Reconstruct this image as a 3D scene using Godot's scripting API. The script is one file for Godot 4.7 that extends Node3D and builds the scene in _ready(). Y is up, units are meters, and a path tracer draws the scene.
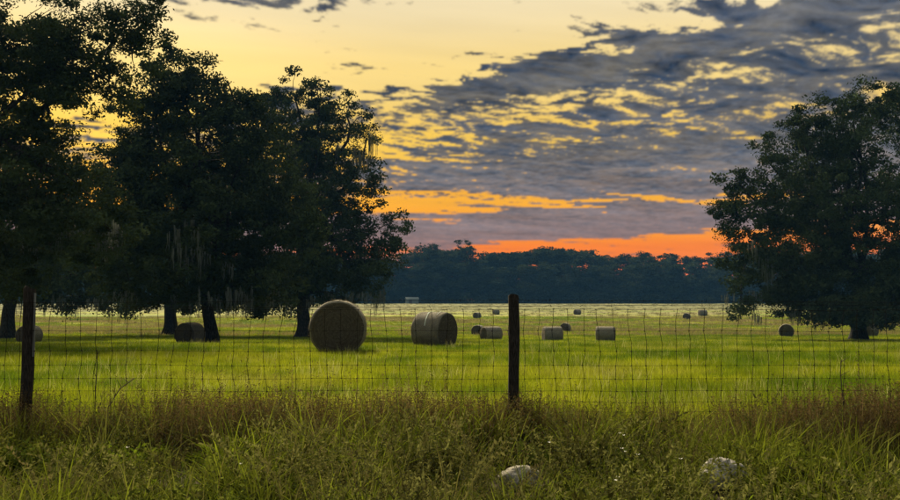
extends Node3D
# A hayfield at dawn seen over a wire fence: live oaks, round bales, a far wood and a broken bank of cloud.

const EYE := 1.46
const F := 900.0                       # focal length in picture widths of 900

var rng := RandomNumberGenerator.new()
var taken := {}

# ------------------------------------------------------------------ small helpers
func numbered(called: String) -> String:
	if not taken.has(called):
		taken[called] = 0
		return called
	taken[called] += 1
	return "%s_%03d" % [called, taken[called]]

func tag(o: Node, label := "", category := "", group := "", kind := "") -> Node:
	if label: o.set_meta("label", label)
	if category: o.set_meta("category", category)
	if group: o.set_meta("group", group)
	if kind: o.set_meta("kind", kind)
	return o

func thing(called: String, at: Vector3, turn := 0.0) -> Node3D:
	var o := Node3D.new()
	o.name = numbered(called)
	add_child(o)
	o.position = at
	o.rotation.y = turn
	return o

func part(called: String, mesh: Mesh, mat: Material, parent: Node) -> MeshInstance3D:
	var o := MeshInstance3D.new()
	o.name = called if parent != self else numbered(called)
	o.mesh = mesh
	o.material_override = mat
	parent.add_child(o, true)
	return o

func srgb(r: float, g: float, b: float) -> Color:      # from linear base colour
	return Color(r, g, b).linear_to_srgb()

func rnd(a: float, b: float) -> float:
	return rng.randf_range(a, b)

func ball() -> Vector3:
	while true:
		var v := Vector3(rnd(-1, 1), rnd(-1, 1), rnd(-1, 1))
		var l := v.length_squared()
		if l < 1.0 and l > 0.0001:
			return v
	return Vector3.UP

func unit() -> Vector3:
	return ball().normalized()

# geometry that is collected into packed arrays and committed as one mesh
class Geo:
	var v := PackedVector3Array()
	var n := PackedVector3Array()
	var c := PackedColorArray()
	var i := PackedInt32Array()
	var flat := false
	func leaf(p: Vector3, u: Vector3, w: Vector3, col: Color) -> void:
		var b := v.size()
		v.append(p - u); v.append(p + w); v.append(p + u); v.append(p - w)
		c.append(col); c.append(col); c.append(col); c.append(col)
		i.append_array([b, b + 1, b + 2, b, b + 2, b + 3])
	func tube(pts: PackedVector3Array, rad: PackedFloat32Array, sides: int, col: Color, cap := true) -> void:
		var b := v.size()
		var m := pts.size()
		var side := Vector3.RIGHT
		for k in m:
			var d := (pts[mini(k + 1, m - 1)] - pts[maxi(k - 1, 0)]).normalized()
			if absf(d.dot(side)) > 0.9:
				side = Vector3.FORWARD if absf(d.z) < 0.8 else Vector3.UP
			side = (side - d * d.dot(side)).normalized()
			var up := d.cross(side)
			for s in sides:
				var a := TAU * s / sides
				var q := side * cos(a) + up * sin(a)
				v.append(pts[k] + q * rad[k]); n.append(q); c.append(col)
		for k in m - 1:
			for s in sides:
				var a := b + k * sides + s
				var e := b + k * sides + (s + 1) % sides
				i.append_array([a, a + sides, e, e, a + sides, e + sides])
		if cap:
			for end in 2:
				var o := b + (m - 1) * sides * end
				for s in range(1, sides - 1):
					if end: i.append_array([o, o + s + 1, o + s])
					else: i.append_array([o, o + s, o + s + 1])
	func blade(p: Vector3, lean: Vector3, across: Vector3, h: float, w: float, seg: int, c0: Color, c1: Color) -> void:
		# a grass blade: a strip that tapers and bends over
		var b := v.size()
		for k in seg:
			var t := float(k) / seg
			var q := p + Vector3.UP * h * t * (1.0 - 0.25 * t * lean.length()) + lean * h * t * t
			var ww := across * w * (1.0 - 0.75 * t * t)
			v.append(q - ww); v.append(q + ww)
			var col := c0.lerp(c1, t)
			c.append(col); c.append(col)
		v.append(p + Vector3.UP * h * (1.0 - 0.25 * lean.length()) + lean * h)
		c.append(c1)
		for k in seg - 1:
			var a := b + k * 2
			i.append_array([a, a + 2, a + 1, a + 1, a + 2, a + 3])
		var e := b + (seg - 1) * 2
		i.append_array([e, e + 2, e + 1])
	func mesh() -> ArrayMesh:
		var a := []
		a.resize(Mesh.ARRAY_MAX)
		a[Mesh.ARRAY_VERTEX] = v
		if n.size() == v.size() and not flat:
			a[Mesh.ARRAY_NORMAL] = n
		a[Mesh.ARRAY_COLOR] = c
		a[Mesh.ARRAY_INDEX] = i
		var m := ArrayMesh.new()
		m.add_surface_from_arrays(Mesh.PRIMITIVE_TRIANGLES, a)
		return m

func noise_texture(seed_: int, freq: float, lo: Color, hi: Color, octaves := 4, size := 512, stretch := Vector2.ONE) -> ImageTexture:
	var nz := FastNoiseLite.new()
	nz.seed = seed_
	nz.frequency = freq
	nz.fractal_octaves = octaves
	var im := nz.get_seamless_image(int(size * stretch.x), int(size * stretch.y))
	im.resize(size, size, Image.INTERPOLATE_BILINEAR)
	var out := Image.create(size, size, false, Image.FORMAT_RGB8)
	for y in size:
		for x in size:
			out.set_pixel(x, y, lo.lerp(hi, clampf((im.get_pixel(x, y).r - 0.2) / 0.6, 0.0, 1.0)))
	return ImageTexture.create_from_image(out)

func matte(called: String, rough := 0.9, back := 0.0, tex: Texture2D = null, scale := 1.0) -> StandardMaterial3D:
	var m := StandardMaterial3D.new()
	m.resource_name = called
	m.vertex_color_use_as_albedo = true
	m.roughness = rough
	m.metallic_specular = 0.25
	m.cull_mode = BaseMaterial3D.CULL_DISABLED
	if back > 0.0:
		m.specular_mode = BaseMaterial3D.SPECULAR_DISABLED     # small matt leaves
		m.roughness = 1.0
		m.backlight_enabled = true
		m.backlight = Color(back, back, back).linear_to_srgb()
	if tex:
		m.albedo_texture = tex
		m.uv1_triplanar = true
		m.uv1_world_triplanar = true
		m.uv1_scale = Vector3.ONE * scale
	return m

# ------------------------------------------------------------------ the lie of the land
const DEPTH := [-60.0, 0.0, 9.0, 15.0, 20.0, 26.0, 32.0, 45.0, 58.0, 76.0, 93.0, 135.0, 173.0, 200.0, 260.0, 350.0, 480.0, 1600.0]
const DROP := [1.46, 1.46, 1.46, 1.46, 1.47, 1.53, 1.72, 2.33, 2.92, 3.45, 3.8, 4.35, 3.85, 3.4, 2.4, 1.25, 0.9, 0.9]
var bump := FastNoiseLite.new()
var patch := FastNoiseLite.new()

func drop_at(d: float) -> float:
	if d <= DEPTH[0]: return DROP[0]
	for k in DEPTH.size() - 1:
		if d < DEPTH[k + 1]:
			var x0: float = DEPTH[k]
			var x1: float = DEPTH[k + 1]
			var y0: float = DROP[k]
			var y1: float = DROP[k + 1]
			var s := (y1 - y0) / (x1 - x0)
			var sa: float = s if k == 0 else (s + (y0 - DROP[k - 1]) / (x0 - DEPTH[k - 1])) * 0.5
			var sb: float = s if k + 2 >= DEPTH.size() else (s + (DROP[k + 2] - y1) / (DEPTH[k + 2] - x1)) * 0.5
			var t := (d - x0) / (x1 - x0)
			var h := x1 - x0
			return (1 + 2 * t) * (1 - t) * (1 - t) * y0 + t * (1 - t) * (1 - t) * h * sa + t * t * (3 - 2 * t) * y1 + t * t * (t - 1) * h * sb
	return DROP[-1]

func land(x: float, z: float) -> float:
	var d := -z
	return EYE - drop_at(d) + bump.get_noise_2d(x, z) * 0.06 * smoothstep(8.0, 30.0, d) + bump.get_noise_2d(x * 6.0, z * 6.0) * 0.03

func spot(px: float, d: float) -> Vector3:              # a place on the ground at that picture column and depth
	var x := (px - 450.0) / F * d
	return Vector3(x, land(x, -d), -d)

func at_height(px: float, py: float, d: float) -> Vector3:
	return Vector3((px - 450.0) / F * d, EYE + (300.0 - py) / F * d, -d)

func turf(x: float, z: float) -> Color:                 # base colour of the field's growth at a place
	var d := -z
	var green := Color(0.092, 0.145, 0.008)
	var lime := Color(0.275, 0.305, 0.014)
	var tan_ := Color(0.215, 0.175, 0.075)
	var straw := Color(0.140, 0.138, 0.062)
	var a := patch.get_noise_2d(x * 0.5, z * 0.9) * 0.5 + 0.5
	var b := patch.get_noise_2d(x * 2.3 + 40.0, z * 3.1) * 0.5 + 0.5
	var w := patch.get_noise_2d(x * 0.22 - 90.0, z * 1.3) * 0.5 + 0.5
	var f := patch.get_noise_2d(x * 8.0 - 11.0, z * 6.0)
	var c := green.lerp(lime, clampf(0.40 + 1.4 * (a - 0.5) + 1.8 * (b - 0.5) + 0.9 * f, 0.0, 1.0))
	var dry := smoothstep(0.48, 0.62, w) * smoothstep(98.0, 125.0, d) * 0.8
	dry = maxf(dry, smoothstep(0.62, 0.74, b) * 0.25)
	c = c.lerp(tan_, dry)
	c = c.lerp(straw, smoothstep(180.0, 275.0, d + 60.0 * (w - 0.5)) * 0.85)
	return c

# ------------------------------------------------------------------ the sky
var sky_a := FastNoiseLite.new()
var sky_b := FastNoiseLite.new()
var sky_c := FastNoiseLite.new()

func ramp(e: float, stops: Array) -> Vector3:
	for k in stops.size() - 1:
		if e < stops[k + 1][0]:
			var t := smoothstep(0.0, 1.0, clampf((e - stops[k][0]) / (stops[k + 1][0] - stops[k][0]), 0.0, 1.0))
			return (stops[k][1] as Vector3).lerp(stops[k + 1][1], t)
	return stops[-1][1]

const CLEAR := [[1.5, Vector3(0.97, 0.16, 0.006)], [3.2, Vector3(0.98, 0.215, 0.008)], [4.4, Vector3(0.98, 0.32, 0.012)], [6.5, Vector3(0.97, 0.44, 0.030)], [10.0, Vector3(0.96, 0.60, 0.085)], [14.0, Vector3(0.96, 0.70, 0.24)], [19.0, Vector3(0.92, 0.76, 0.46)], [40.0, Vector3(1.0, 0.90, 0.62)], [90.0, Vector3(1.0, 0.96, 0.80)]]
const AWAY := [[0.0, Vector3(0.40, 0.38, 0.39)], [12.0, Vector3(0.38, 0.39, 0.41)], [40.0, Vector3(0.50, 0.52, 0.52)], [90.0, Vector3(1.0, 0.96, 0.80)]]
const CLOUD := [[2.0, Vector3(0.30, 0.17, 0.15)], [5.0, Vector3(0.195, 0.170, 0.190)], [7.5, Vector3(0.118, 0.134, 0.172)], [10.0, Vector3(0.088, 0.108, 0.150)], [14.0, Vector3(0.050, 0.072, 0.115)], [20.0, Vector3(0.075, 0.095, 0.14)], [40.0, Vector3(0.22, 0.23, 0.25)], [90.0, Vector3(0.42, 0.42, 0.40)]]

func sky_color(az: float, el: float) -> Color:          # degrees; az 0 is straight ahead, positive to the right
	el = maxf(el, 0.2)
	var ar := deg_to_rad(az)
	var er := deg_to_rad(el)
	var s := sin(ar)
	var r := 1.0 / (sin(er) + 0.05)
	var x := s * cos(er) * r
	var z := cos(ar) * cos(er) * r
	# the bank's streaks run a little upwards to the right
	var u := x + 0.10 * z
	var v := z - 0.22 * x
	var wx := sky_b.get_noise_2d(u * 1.6, v * 1.6) * 0.22
	var fine := sky_a.get_noise_2d((u + wx) * 3.4, (v + wx * 0.6) * 5.0)           # ripples
	var mid := sky_b.get_noise_2d(u * 1.1 + 7.0, v * 2.4 - 3.0)                     # rows
	var wisp := sky_c.get_noise_2d(u * 0.55 - 5.0, v * 2.0 + 9.0)
	var puff := sky_a.get_noise_2d((u + wx * 0.4) * 11.0 + 20.0, (v + wx * 0.4) * 14.0)
	var side := smoothstep(32.0, 60.0, absf(az))                                    # unseen bank added round the rest of the horizon to darken the low sky
	fine *= lerpf(0.45, 1.0, smoothstep(3.5, 8.0, el))
	puff *= lerpf(0.3, 1.0, smoothstep(3.5, 8.0, el))
	var edge := el - (lerpf(14.0 + 11.0 * s, 25.0, side) + mid * 1.6 + fine * 1.2)
	var body := smoothstep(1.2, -0.6, edge)                                         # 1 under the edge of the bank
	var right := lerpf(smoothstep(-11.0, 7.0, az), 0.8, smoothstep(45.0, 110.0, absf(az)))
	var cover := 0.32 * side * body + lerpf(-0.42 - 0.10 * smoothstep(0.0, 3.0, edge), lerpf(0.03, 0.17, right), body)
	cover += 0.55 * exp(-pow((edge + 1.2) / 1.15, 2.0)) * lerpf(smoothstep(-5.0, 3.0, az), 0.6, smoothstep(60.0, 110.0, absf(az)))          # dark leading roll
	cover += 0.22 * exp(-pow((el - (10.0 + 7.0 * s + wisp * 1.2)) / 0.9, 2.0)) * right
	cover += 0.42 * smoothstep(10.6, 7.4, el - 4.0 * s - wisp * 2.2 + (1.0 - right) * 0.9)      # low deck
	# openings along the horizon: gold at about six degrees, red under four
	var slim := lerpf(0.62, 0.16, smoothstep(4.0, 8.0, az))
	var open1 := exp(-pow((el - 6.15 + wisp * 1.1 - 0.4 * s) / slim, 2.0)) * smoothstep(34.0, 24.0, absf(az + 4.0))
	cover -= open1 * (1.15 + 0.5 * wisp - 0.25 * mid)
	var lip := 3.5 + 2.2 * s + wisp * 0.7 + fine * 0.3
	var open2 := smoothstep(0.35, -0.25, el - lip) * smoothstep(46.0, 26.0, absf(az - 6.0)) * lerpf(0.45, 1.0, smoothstep(-1.0, 4.0, az))
	cover -= open2 * (0.95 + 0.7 * wisp)
	cover -= 0.24 * exp(-pow((edge + 3.2) / 1.0, 2.0)) * smoothstep(15.0, 6.0, az) * body * (1.0 - side)
	cover += 0.20 * exp(-pow((edge - 1.6) / 1.2, 2.0)) * smoothstep(4.0, 12.0, az) * (1.0 - side)
	cover += 0.70 * exp(-pow((el - 18.3 + wisp * 1.2) / 1.1, 2.0)) * smoothstep(-1.0, -9.0, az) * (1.0 - side)
	var dens := smoothstep(-0.13, 0.22, fine * 0.60 + mid * 0.26 + puff * 0.48 + cover) * (0.93 + 0.14 * fine)
	var sun_off := rad_to_deg(acos(clampf(cos(er) * cos(deg_to_rad(az + 21.0)) * cos(deg_to_rad(8.0)) + sin(er) * sin(deg_to_rad(8.0)), -1.0, 1.0)))
	var far_side := smoothstep(28.0, 130.0, sun_off)
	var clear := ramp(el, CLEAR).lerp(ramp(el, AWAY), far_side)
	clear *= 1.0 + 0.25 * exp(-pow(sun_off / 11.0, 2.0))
	clear *= 1.0 + 0.10 * wisp
	var cloud := ramp(el, CLOUD) * (1.0 - 0.4 * fine - 0.55 * puff - 0.2 * mid + 0.3 * wisp)
	cloud = cloud.lerp(cloud * 0.6 + Vector3(0.05, 0.055, 0.065), far_side)
	var c := clear.lerp(cloud, dens)
	return Color(maxf(c.x, 0.0), maxf(c.y, 0.0), maxf(c.z, 0.0))

func make_sky() -> Image:
	sky_a.seed = 11
	sky_a.frequency = 1.0
	sky_a.fractal_octaves = 6
	sky_a.fractal_gain = 0.55
	sky_b.seed = 23
	sky_b.frequency = 1.0
	sky_b.fractal_octaves = 3
	sky_c.seed = 31
	sky_c.frequency = 1.0
	sky_c.fractal_octaves = 5
	var big := Image.create(4096, 2048, false, Image.FORMAT_RGBH)
	# the whole dome, then the sector ahead again at full resolution with the same formula
	var step := 8
	var low := Image.create(4096 / step, 2048 / step, false, Image.FORMAT_RGBH)
	for y in low.get_height():
		var el := 90.0 - (y + 0.5) * 180.0 / low.get_height()
		for x in low.get_width():
			var az := wrapf((x + 0.5) * 360.0 / low.get_width(), -180.0, 180.0)
			low.set_pixel(x, y, sky_color(az, el) if el > -1.0 else Color(0.06, 0.065, 0.03))
	low.resize(4096, 2048, Image.INTERPOLATE_BILINEAR)
	big.blit_rect(low, Rect2i(0, 0, 4096, 2048), Vector2i.ZERO)
	for y in range(600, 1024):
		var el := 90.0 - (y + 0.5) * 180.0 / 2048.0
		for x in range(-480, 480):
			big.set_pixel(posmod(x, 4096), y, sky_color((x + 0.5) * 360.0 / 4096.0, el))
	return big

# ------------------------------------------------------------------ build
func _ready() -> void:
	rng.seed = 7
	bump.seed = 3
	bump.frequency = 0.05
	patch.seed = 5
	patch.frequency = 0.06
	patch.fractal_octaves = 4
	var cam := Camera3D.new()
	cam.name = "camera"
	cam.fov = rad_to_deg(2.0 * atan(250.0 / F))
	cam.near = 0.1
	cam.far = 4000.0
	add_child(cam)
	cam.position = Vector3(0, EYE, 0)
	cam.rotation.x = atan(50.0 / F)
	cam.current = true
	var env := Environment.new()
	env.background_mode = Environment.BG_SKY
	env.sky = Sky.new()
	var pano := PanoramaSkyMaterial.new()
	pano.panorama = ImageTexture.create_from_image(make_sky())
	env.sky.sky_material = pano
	env.tonemap_mode = Environment.TONE_MAPPER_LINEAR
	env.tonemap_exposure = 2.4
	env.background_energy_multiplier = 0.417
	env.sdfgi_enabled = true
	env.ssao_enabled = true
	env.ssil_enabled = true
	env.fog_enabled = true
	env.fog_density = 0.00015
	env.fog_light_color = Color(0.42, 0.70, 1.0)
	var we := WorldEnvironment.new()
	we.name = "environment"
	we.environment = env
	add_child(we)
	var sun := DirectionalLight3D.new()
	sun.name = "sun"
	sun.light_energy = 1.6
	sun.light_color = Color(1.0, 0.92, 0.76)
	sun.light_angular_distance = 10.0
	sun.shadow_enabled = true
	add_child(sun)
	# sunlight spread wide by thin cloud: the shade lies close under the trees, on their near side
	sun.rotation = Vector3(deg_to_rad(-36.0), deg_to_rad(180.0 + 24.0), 0)

	build_ground()
	build_wood()
	build_oaks()
	build_bales()
	build_fence()
	build_field_grass()
	build_verge()
	build_rocks()
	build_flowers()

func build_ground() -> void:
	var g := Geo.new()
	var zs := PackedFloat32Array()
	var z := 40.0
	while z > 0.0:
		zs.append(z)
		z -= 4.0
	var d := 0.0
	while d < 1600.0:
		zs.append(-d)
		d += maxf(0.5, d * 0.022)
	var cols := 121
	for zz in zs:
		for k in cols:
			var t := (float(k) / (cols - 1) - 0.5) * 2.0
			var x := signf(t) * (absf(t) * 0.12 + 0.88 * pow(absf(t), 3.0)) * 1200.0
			g.v.append(Vector3(x, land(x, zz), zz))
			var soil := Color(0.04, 0.034, 0.018)
			g.c.append(soil.lerp(turf(x, zz), smoothstep(9.0, 14.0, -zz)))
	for r in zs.size() - 1:
		for k in cols - 1:
			var a := r * cols + k
			g.i.append_array([a, a + cols, a + 1, a + 1, a + cols, a + cols + 1])
	var st := SurfaceTool.new()
	st.create_from(g.mesh(), 0)
	st.generate_normals()
	var m := matte("field", 1.0, 0.0, noise_texture(4, 0.02, Color(0.8, 0.8, 0.78), Color(1, 1, 1), 5), 0.35)
	tag(part("ground", st.commit(), m, self), "gently dipping green hayfield running back to the far wood", "", "", "structure")

# ------------------------------------------------------------------ trees
func crown_mesh(blobs: Array, cover: float, leaf: float, tone: Color, clump: float, out_clusters: Array) -> ArrayMesh:
	# blobs: [centre, radii, density]; leaves sit in clumps spread through each lobe of the crown
	var g := Geo.new()
	g.flat = true
	for bl in blobs:
		var ctr: Vector3 = bl[0]
		var rad: Vector3 = bl[1]
		var dens: float = bl[2]
		var area := PI * rad.x * rad.y
		var clusters := maxi(4, int(dens * area * 1.5 / (clump * clump)))
		var total := int(cover * dens * area / (leaf * leaf * 0.31))
		var each := maxi(6, total / clusters)
		var mine := []
		for k in clusters:
			var q := unit() * pow(rng.randf(), 0.36)
			var cc := ctr + q * rad
			mine.append(cc)
			var rr := clump * rnd(0.5, 1.35)
			var shade := rnd(0.7, 1.35)
			var fat := rnd(0.65, 1.3)
			for j in each:
				var o := unit() * pow(rng.randf(), 0.55) * rr
				o.y *= 0.62
				var u := unit() * leaf * fat * rnd(0.35, 0.75)
				var w := u.cross(unit()).normalized() * leaf * fat * rnd(0.2, 0.36)
				var t := shade * rnd(0.8, 1.2)
				g.leaf(cc + o, u, w, Color(tone.r * t, tone.g * t, tone.b * t))
		out_clusters.append(mine)
	pass
	return g.mesh()

func limb_path(a: Vector3, b: Vector3, sag: float, wob: float, n: int) -> PackedVector3Array:
	var p := PackedVector3Array()
	var s := unit() * wob
	for k in n + 1:
		var t := float(k) / n
		var q := a.lerp(b, t) + Vector3.UP * sag * sin(t * PI) + s * sin(t * TAU) + s.cross(Vector3.UP) * 0.5 * sin(t * PI * 3.0)
		p.append(q)
	return p

var bark: StandardMaterial3D
var leafy: StandardMaterial3D
var mossy: StandardMaterial3D

func tree(called: String, label: String, base: Vector3, blobs: Array, trunk_r: float, fork: float, opt: Dictionary) -> Node3D:
	var t := thing(called, base)
	tag(t, label, "tree", opt.get("group", ""))
	var local := []
	for b in blobs:
		local.append([(b[0] as Vector3) - base, b[1], b[2]])
	var clusters := []
	var crown := crown_mesh(local, opt.cover, opt.leaf, opt.tone, opt.clump, clusters)
	# trunk with flared foot
	var tg := Geo.new()
	var lean := Vector3(rnd(-0.4, 0.4), 0, rnd(-0.4, 0.4)) * trunk_r * 2.0
	var tp := PackedVector3Array()
	var tr := PackedFloat32Array()
	for k in 9:
		var s := k / 8.0
		tp.append(Vector3(0, -0.3, 0).lerp(Vector3(0, fork, 0), s) + lean * s * s + Vector3(sin(s * 7.0), 0, cos(s * 5.0)) * trunk_r * 0.12)
		tr.append(trunk_r * (0.82 + 0.75 * pow(1.0 - s, 5.0)) * (1.0 - 0.12 * s))
	var bk := Color(0.045, 0.04, 0.034)
	tg.tube(tp, tr, 14, bk)
	var stem := part("trunk", tg.mesh(), bark, t)
	var head := tp[8] - Vector3(0, trunk_r * 0.6, 0)
	var paths := []
	for k in local.size():
		var lg := Geo.new()
		var goal: Vector3 = local[k][0]
		var start := head
		var thick := 1.0
		if k >= 6:                                         # later lobes hang on a limb that is already there
			for j in paths.size():
				for q in range(3, 8):
					if paths[j][q].distance_to(goal) < start.distance_to(goal):
						start = paths[j][q]
						thick = 0.75 - 0.07 * q
		var far := start.distance_to(goal)
		var path := limb_path(start, goal, far * 0.10, far * 0.07, 9)
		paths.append(path)
		var lr := PackedFloat32Array()
		var r0: float = trunk_r * (0.28 + 0.22 * rng.randf()) * thick
		for j in 10:
			lr.append(r0 * (1.0 - 0.78 * j / 9.0))
		lg.tube(path, lr, 8, bk)
		for cc in clusters[k]:
			if rng.randf() > opt.get("twigs", 0.6):
				continue
			var near := path[9]
			var at_ := 9
			for j in range(3, 10):
				if path[j].distance_squared_to(cc) < near.distance_squared_to(cc):
					near = path[j]
					at_ = j
			var tw := limb_path(near, cc, 0.15, near.distance_to(cc) * 0.08, 4)
			var w0 := minf(lr[at_] * 0.6, 0.02 + 0.02 * near.distance_to(cc))
			lg.tube(tw, PackedFloat32Array([w0, w0 * 0.8, w0 * 0.6, w0 * 0.4, w0 * 0.2]), 4, bk, false)
		part("limb", lg.mesh(), bark, stem)
	part("crown", crown, leafy, t)
	if opt.has("moss"):
		var mg := Geo.new()
		mg.flat = true
		for spec in opt.moss:                            # [place, spread, count, length]
			var bunch := Vector3.ZERO
			var blen := 1.0
			for k in spec[2]:
				if k % 5 == 0:
					bunch = (spec[0] as Vector3) - base + Vector3(rnd(-1, 1), rnd(-1, 1) * 0.7, rnd(-1, 1)) * (spec[1] as Vector3)
					blen = rnd(0.25, 1.25)
				var o := bunch + Vector3(rnd(-0.4, 0.4), rnd(-0.25, 0.25), rnd(-0.4, 0.4))
				var ln: float = spec[3] * blen * rnd(0.5, 1.2)
				for j in 4:
					var p := o + Vector3(rnd(-0.12, 0.12), rnd(-0.2, 0.2), rnd(-0.12, 0.12))
					var ac := Vector3(rnd(-1, 1), 0, rnd(-1, 1)).normalized()
					var sh := rnd(0.75, 1.2)
					var col := Color(0.10 * sh, 0.11 * sh, 0.10 * sh)
					var b := mg.v.size()
					var wv := rnd(0, TAU)
					for s in 6:
						var tt := s / 5.0
						var q := p - Vector3.UP * ln * tt + ac.cross(Vector3.UP) * 0.11 * sin(wv + tt * 6.0) * tt
						var w := ac * 0.075 * (0.5 + sin(wv * 3.0 + tt * 11.0) * 0.3) * (1.02 - tt)
						mg.v.append(q - w); mg.v.append(q + w)
						mg.c.append(col); mg.c.append(col)
					for s in 5:
						var a := b + s * 2
						mg.i.append_array([a, a + 2, a + 1, a + 1, a + 2, a + 3])
		tag(part("hanging_moss", mg.mesh(), mossy, t), "grey hanging moss", "", "", "stuff")
	return t

func lobes(d: float, list: Array, deep := 0.85) -> Array:      # [column, row, half width, half height, nearer (m), density] at a tree's depth
	var out := []
	for a in list:
		var s := d / F
		var dd: float = d - a[4]
		out.append([at_height(a[0], a[1], dd), Vector3(a[2] * s, a[3] * s, maxf(a[2], a[3]) * s * deep), a[5]])
	return out

func build_oaks() -> void:
	bark = matte("bark", 0.95, 0.0, noise_texture(9, 0.03, Color(0.4, 0.4, 0.4), Color(1, 1, 1), 4, 256, Vector2(2, 0.6)), 0.6)
	leafy = matte("oak_leaves", 0.7, 0.15)
	mossy = matte("moss", 1.0, 0.3)
	var tone := Color(0.036, 0.050, 0.022)
	var o := {"cover": 3.6, "leaf": 0.22, "tone": tone, "clump": 0.95, "twigs": 0.5}
	# nearest, at the left edge; its trunk stands outside the picture
	var d := 42.0
	var L := lobes(d, [[-60, 30, 70, 60, 0, 1], [15, 25, 60, 45, 0, 0.9], [75, 28, 45, 34, 1, 0.75], [120, 22, 34, 26, 0, 0.7], [-40, 130, 80, 70, 0, 1], [25, 95, 45, 38, -1, 0.75], [40, 185, 50, 42, 1.5, 0.9], [92, 198, 34, 34, 2, 0.85], [-20, 230, 70, 45, 0, 1], [50, 245, 55, 28, 1, 0.7], [-150, 100, 90, 100, 0, 1], [-150, 220, 80, 50, 0, 1], [30, 150, 45, 40, 0, 0.8], [20, 60, 50, 40, 0, 0.9], [60, 60, 40, 30, 0, 0.7], [110, 232, 30, 28, 1, 0.8], [40, 215, 70, 45, -1, 1], [0, 275, 60, 26, 0, 1], [135, 40, 24, 22, 0, 0.6], [100, 62, 36, 26, 0, 0.6], [148, 14, 24, 26, 0, 0.65], [70, 100, 34, 24, 0, 0.5], [110, 95, 26, 16, 0, 0.4], [50, 130, 30, 30, -1, 0.6], [85, 72, 32, 20, 1, 0.7], [60, 90, 30, 22, 1, 0.7], [35, 75, 40, 34, 1, 0.9], [130, 62, 24, 18, 0, 0.6]])
	tree("live_oak", "nearest live oak at left edge, grey-green crown overhanging the top left corner", spot(-95, d), L, 0.55, 3.2, o.merged({"leaf": 0.17, "clump": 0.75, "moss": [[at_height(40, 235, d), Vector3(3.5, 1, 2), 40, 1.4], [at_height(105, 225, d), Vector3(1.0, .6, 1), 12, 1.2]]}, true))
	# the big one in the middle of the left group
	d = 60.0
	L = lobes(d, [[172, 72, 36, 34, 0, 0.85], [205, 92, 34, 36, 0, 0.9], [150, 118, 34, 38, 0, 0.85], [200, 150, 58, 50, 1, 1], [255, 140, 36, 48, 0, 0.9], [140, 205, 50, 50, 1, 1], [215, 225, 70, 50, 2, 1.1], [280, 215, 50, 55, 1, 1], [110, 262, 45, 34, 0, 1], [180, 276, 60, 24, 2, 1], [255, 276, 55, 26, 1, 1], [215, 180, 60, 50, -4, 1], [150, 165, 50, 55, -2, 1], [240, 190, 60, 60, -3, 1], [180, 230, 70, 60, -4, 1.2], [130, 292, 45, 16, 0, 0.8], [225, 293, 70, 15, -2, 0.9], [180, 110, 40, 40, -2, 0.9], [232, 112, 26, 30, 0, 0.8], [125, 165, 36, 36, 0, 0.7], [148, 92, 26, 26, 0, 0.6], [160, 64, 26, 26, 0, 0.7], [126, 128, 30, 28, 0, 0.6], [104, 190, 40, 34, 0, 0.9], [244, 98, 18, 22, 0, 0.8], [222, 78, 16, 18, 0, 0.6], [185, 300, 10, 13, 2, 1], [150, 302, 20, 8, 1, 1], [262, 303, 14, 12, 1, 1], [240, 300, 16, 8, 0, 1], [283, 303, 12, 9, 0, 1]])
	tree("live_oak", "tall dark live oak with moss, trunk just right of a bale in shade", spot(212, d), L, 0.52, 3.4, o.merged({"moss": [[at_height(205, 240, d - 5), Vector3(1.8, 2.2, 1.4), 30, 1.9], [at_height(185, 235, d - 5), Vector3(1.2, 1.6, 1.0), 15, 1.7], [at_height(215, 296, d - 2), Vector3(6.5, 0.7, 4), 90, 1.1]]}, true))
	# behind it to the right, with a loose ragged top
	d = 88.0
	L = lobes(d, [[292, 92, 26, 24, 0, 0.6], [318, 98, 22, 22, 0, 0.55], [345, 112, 24, 24, 0, 0.6], [366, 138, 18, 30, 0, 0.6], [272, 112, 22, 30, 0, 0.65], [310, 140, 34, 32, 1, 0.7], [345, 168, 32, 34, 0, 0.65], [300, 200, 52, 44, 2, 1], [352, 215, 28, 36, 0, 0.85], [340, 262, 45, 32, 2, 1], [385, 236, 24, 20, 0, 0.7], [372, 270, 24, 22, 0, 0.8], [295, 268, 45, 30, 1, 1], [320, 180, 45, 50, -5, 0.8], [300, 150, 45, 50, -3, 0.8], [320, 240, 60, 50, -4, 1.1], [335, 292, 50, 16, -1, 0.9], [280, 292, 45, 16, 0, 0.9], [372, 190, 14, 24, 0, 0.6], [398, 222, 14, 14, 0, 0.6], [384, 256, 20, 22, 1, 0.8], [262, 112, 20, 24, 0, 0.9], [256, 145, 26, 30, 0, 1], [328, 108, 20, 18, 0, 0.7]])
	tree("live_oak", "live oak with ragged see-through top behind the nearest round bale", spot(304, d), L, 0.78, 4.5, o.merged({"leaf": 0.27, "clump": 1.0, "moss": [[at_height(335, 140, d - 3), Vector3(4.5, 3, 2.5), 60, 2.4], [at_height(330, 296, d - 2), Vector3(7, 0.8, 4), 80, 1.5]]}, true))
	# farther trunks under the left group
	d = 98.0
	L = lobes(d, [[110, 225, 60, 45, 0, 1], [170, 235, 55, 50, 0, 1], [60, 255, 60, 40, 0, 1], [150, 280, 60, 24, 0, 1], [230, 260, 50, 36, 0, 1], [200, 190, 60, 45, 0, 0.8], [110, 301, 50, 10, 0, 1.1], [175, 303, 45, 8, 2, 1.1], [232, 303, 40, 9, 3, 1.1], [290, 303, 40, 9, 4, 1.1], [140, 308, 14, 9, 1, 1], [258, 310, 10, 8, 3, 1]])
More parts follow.
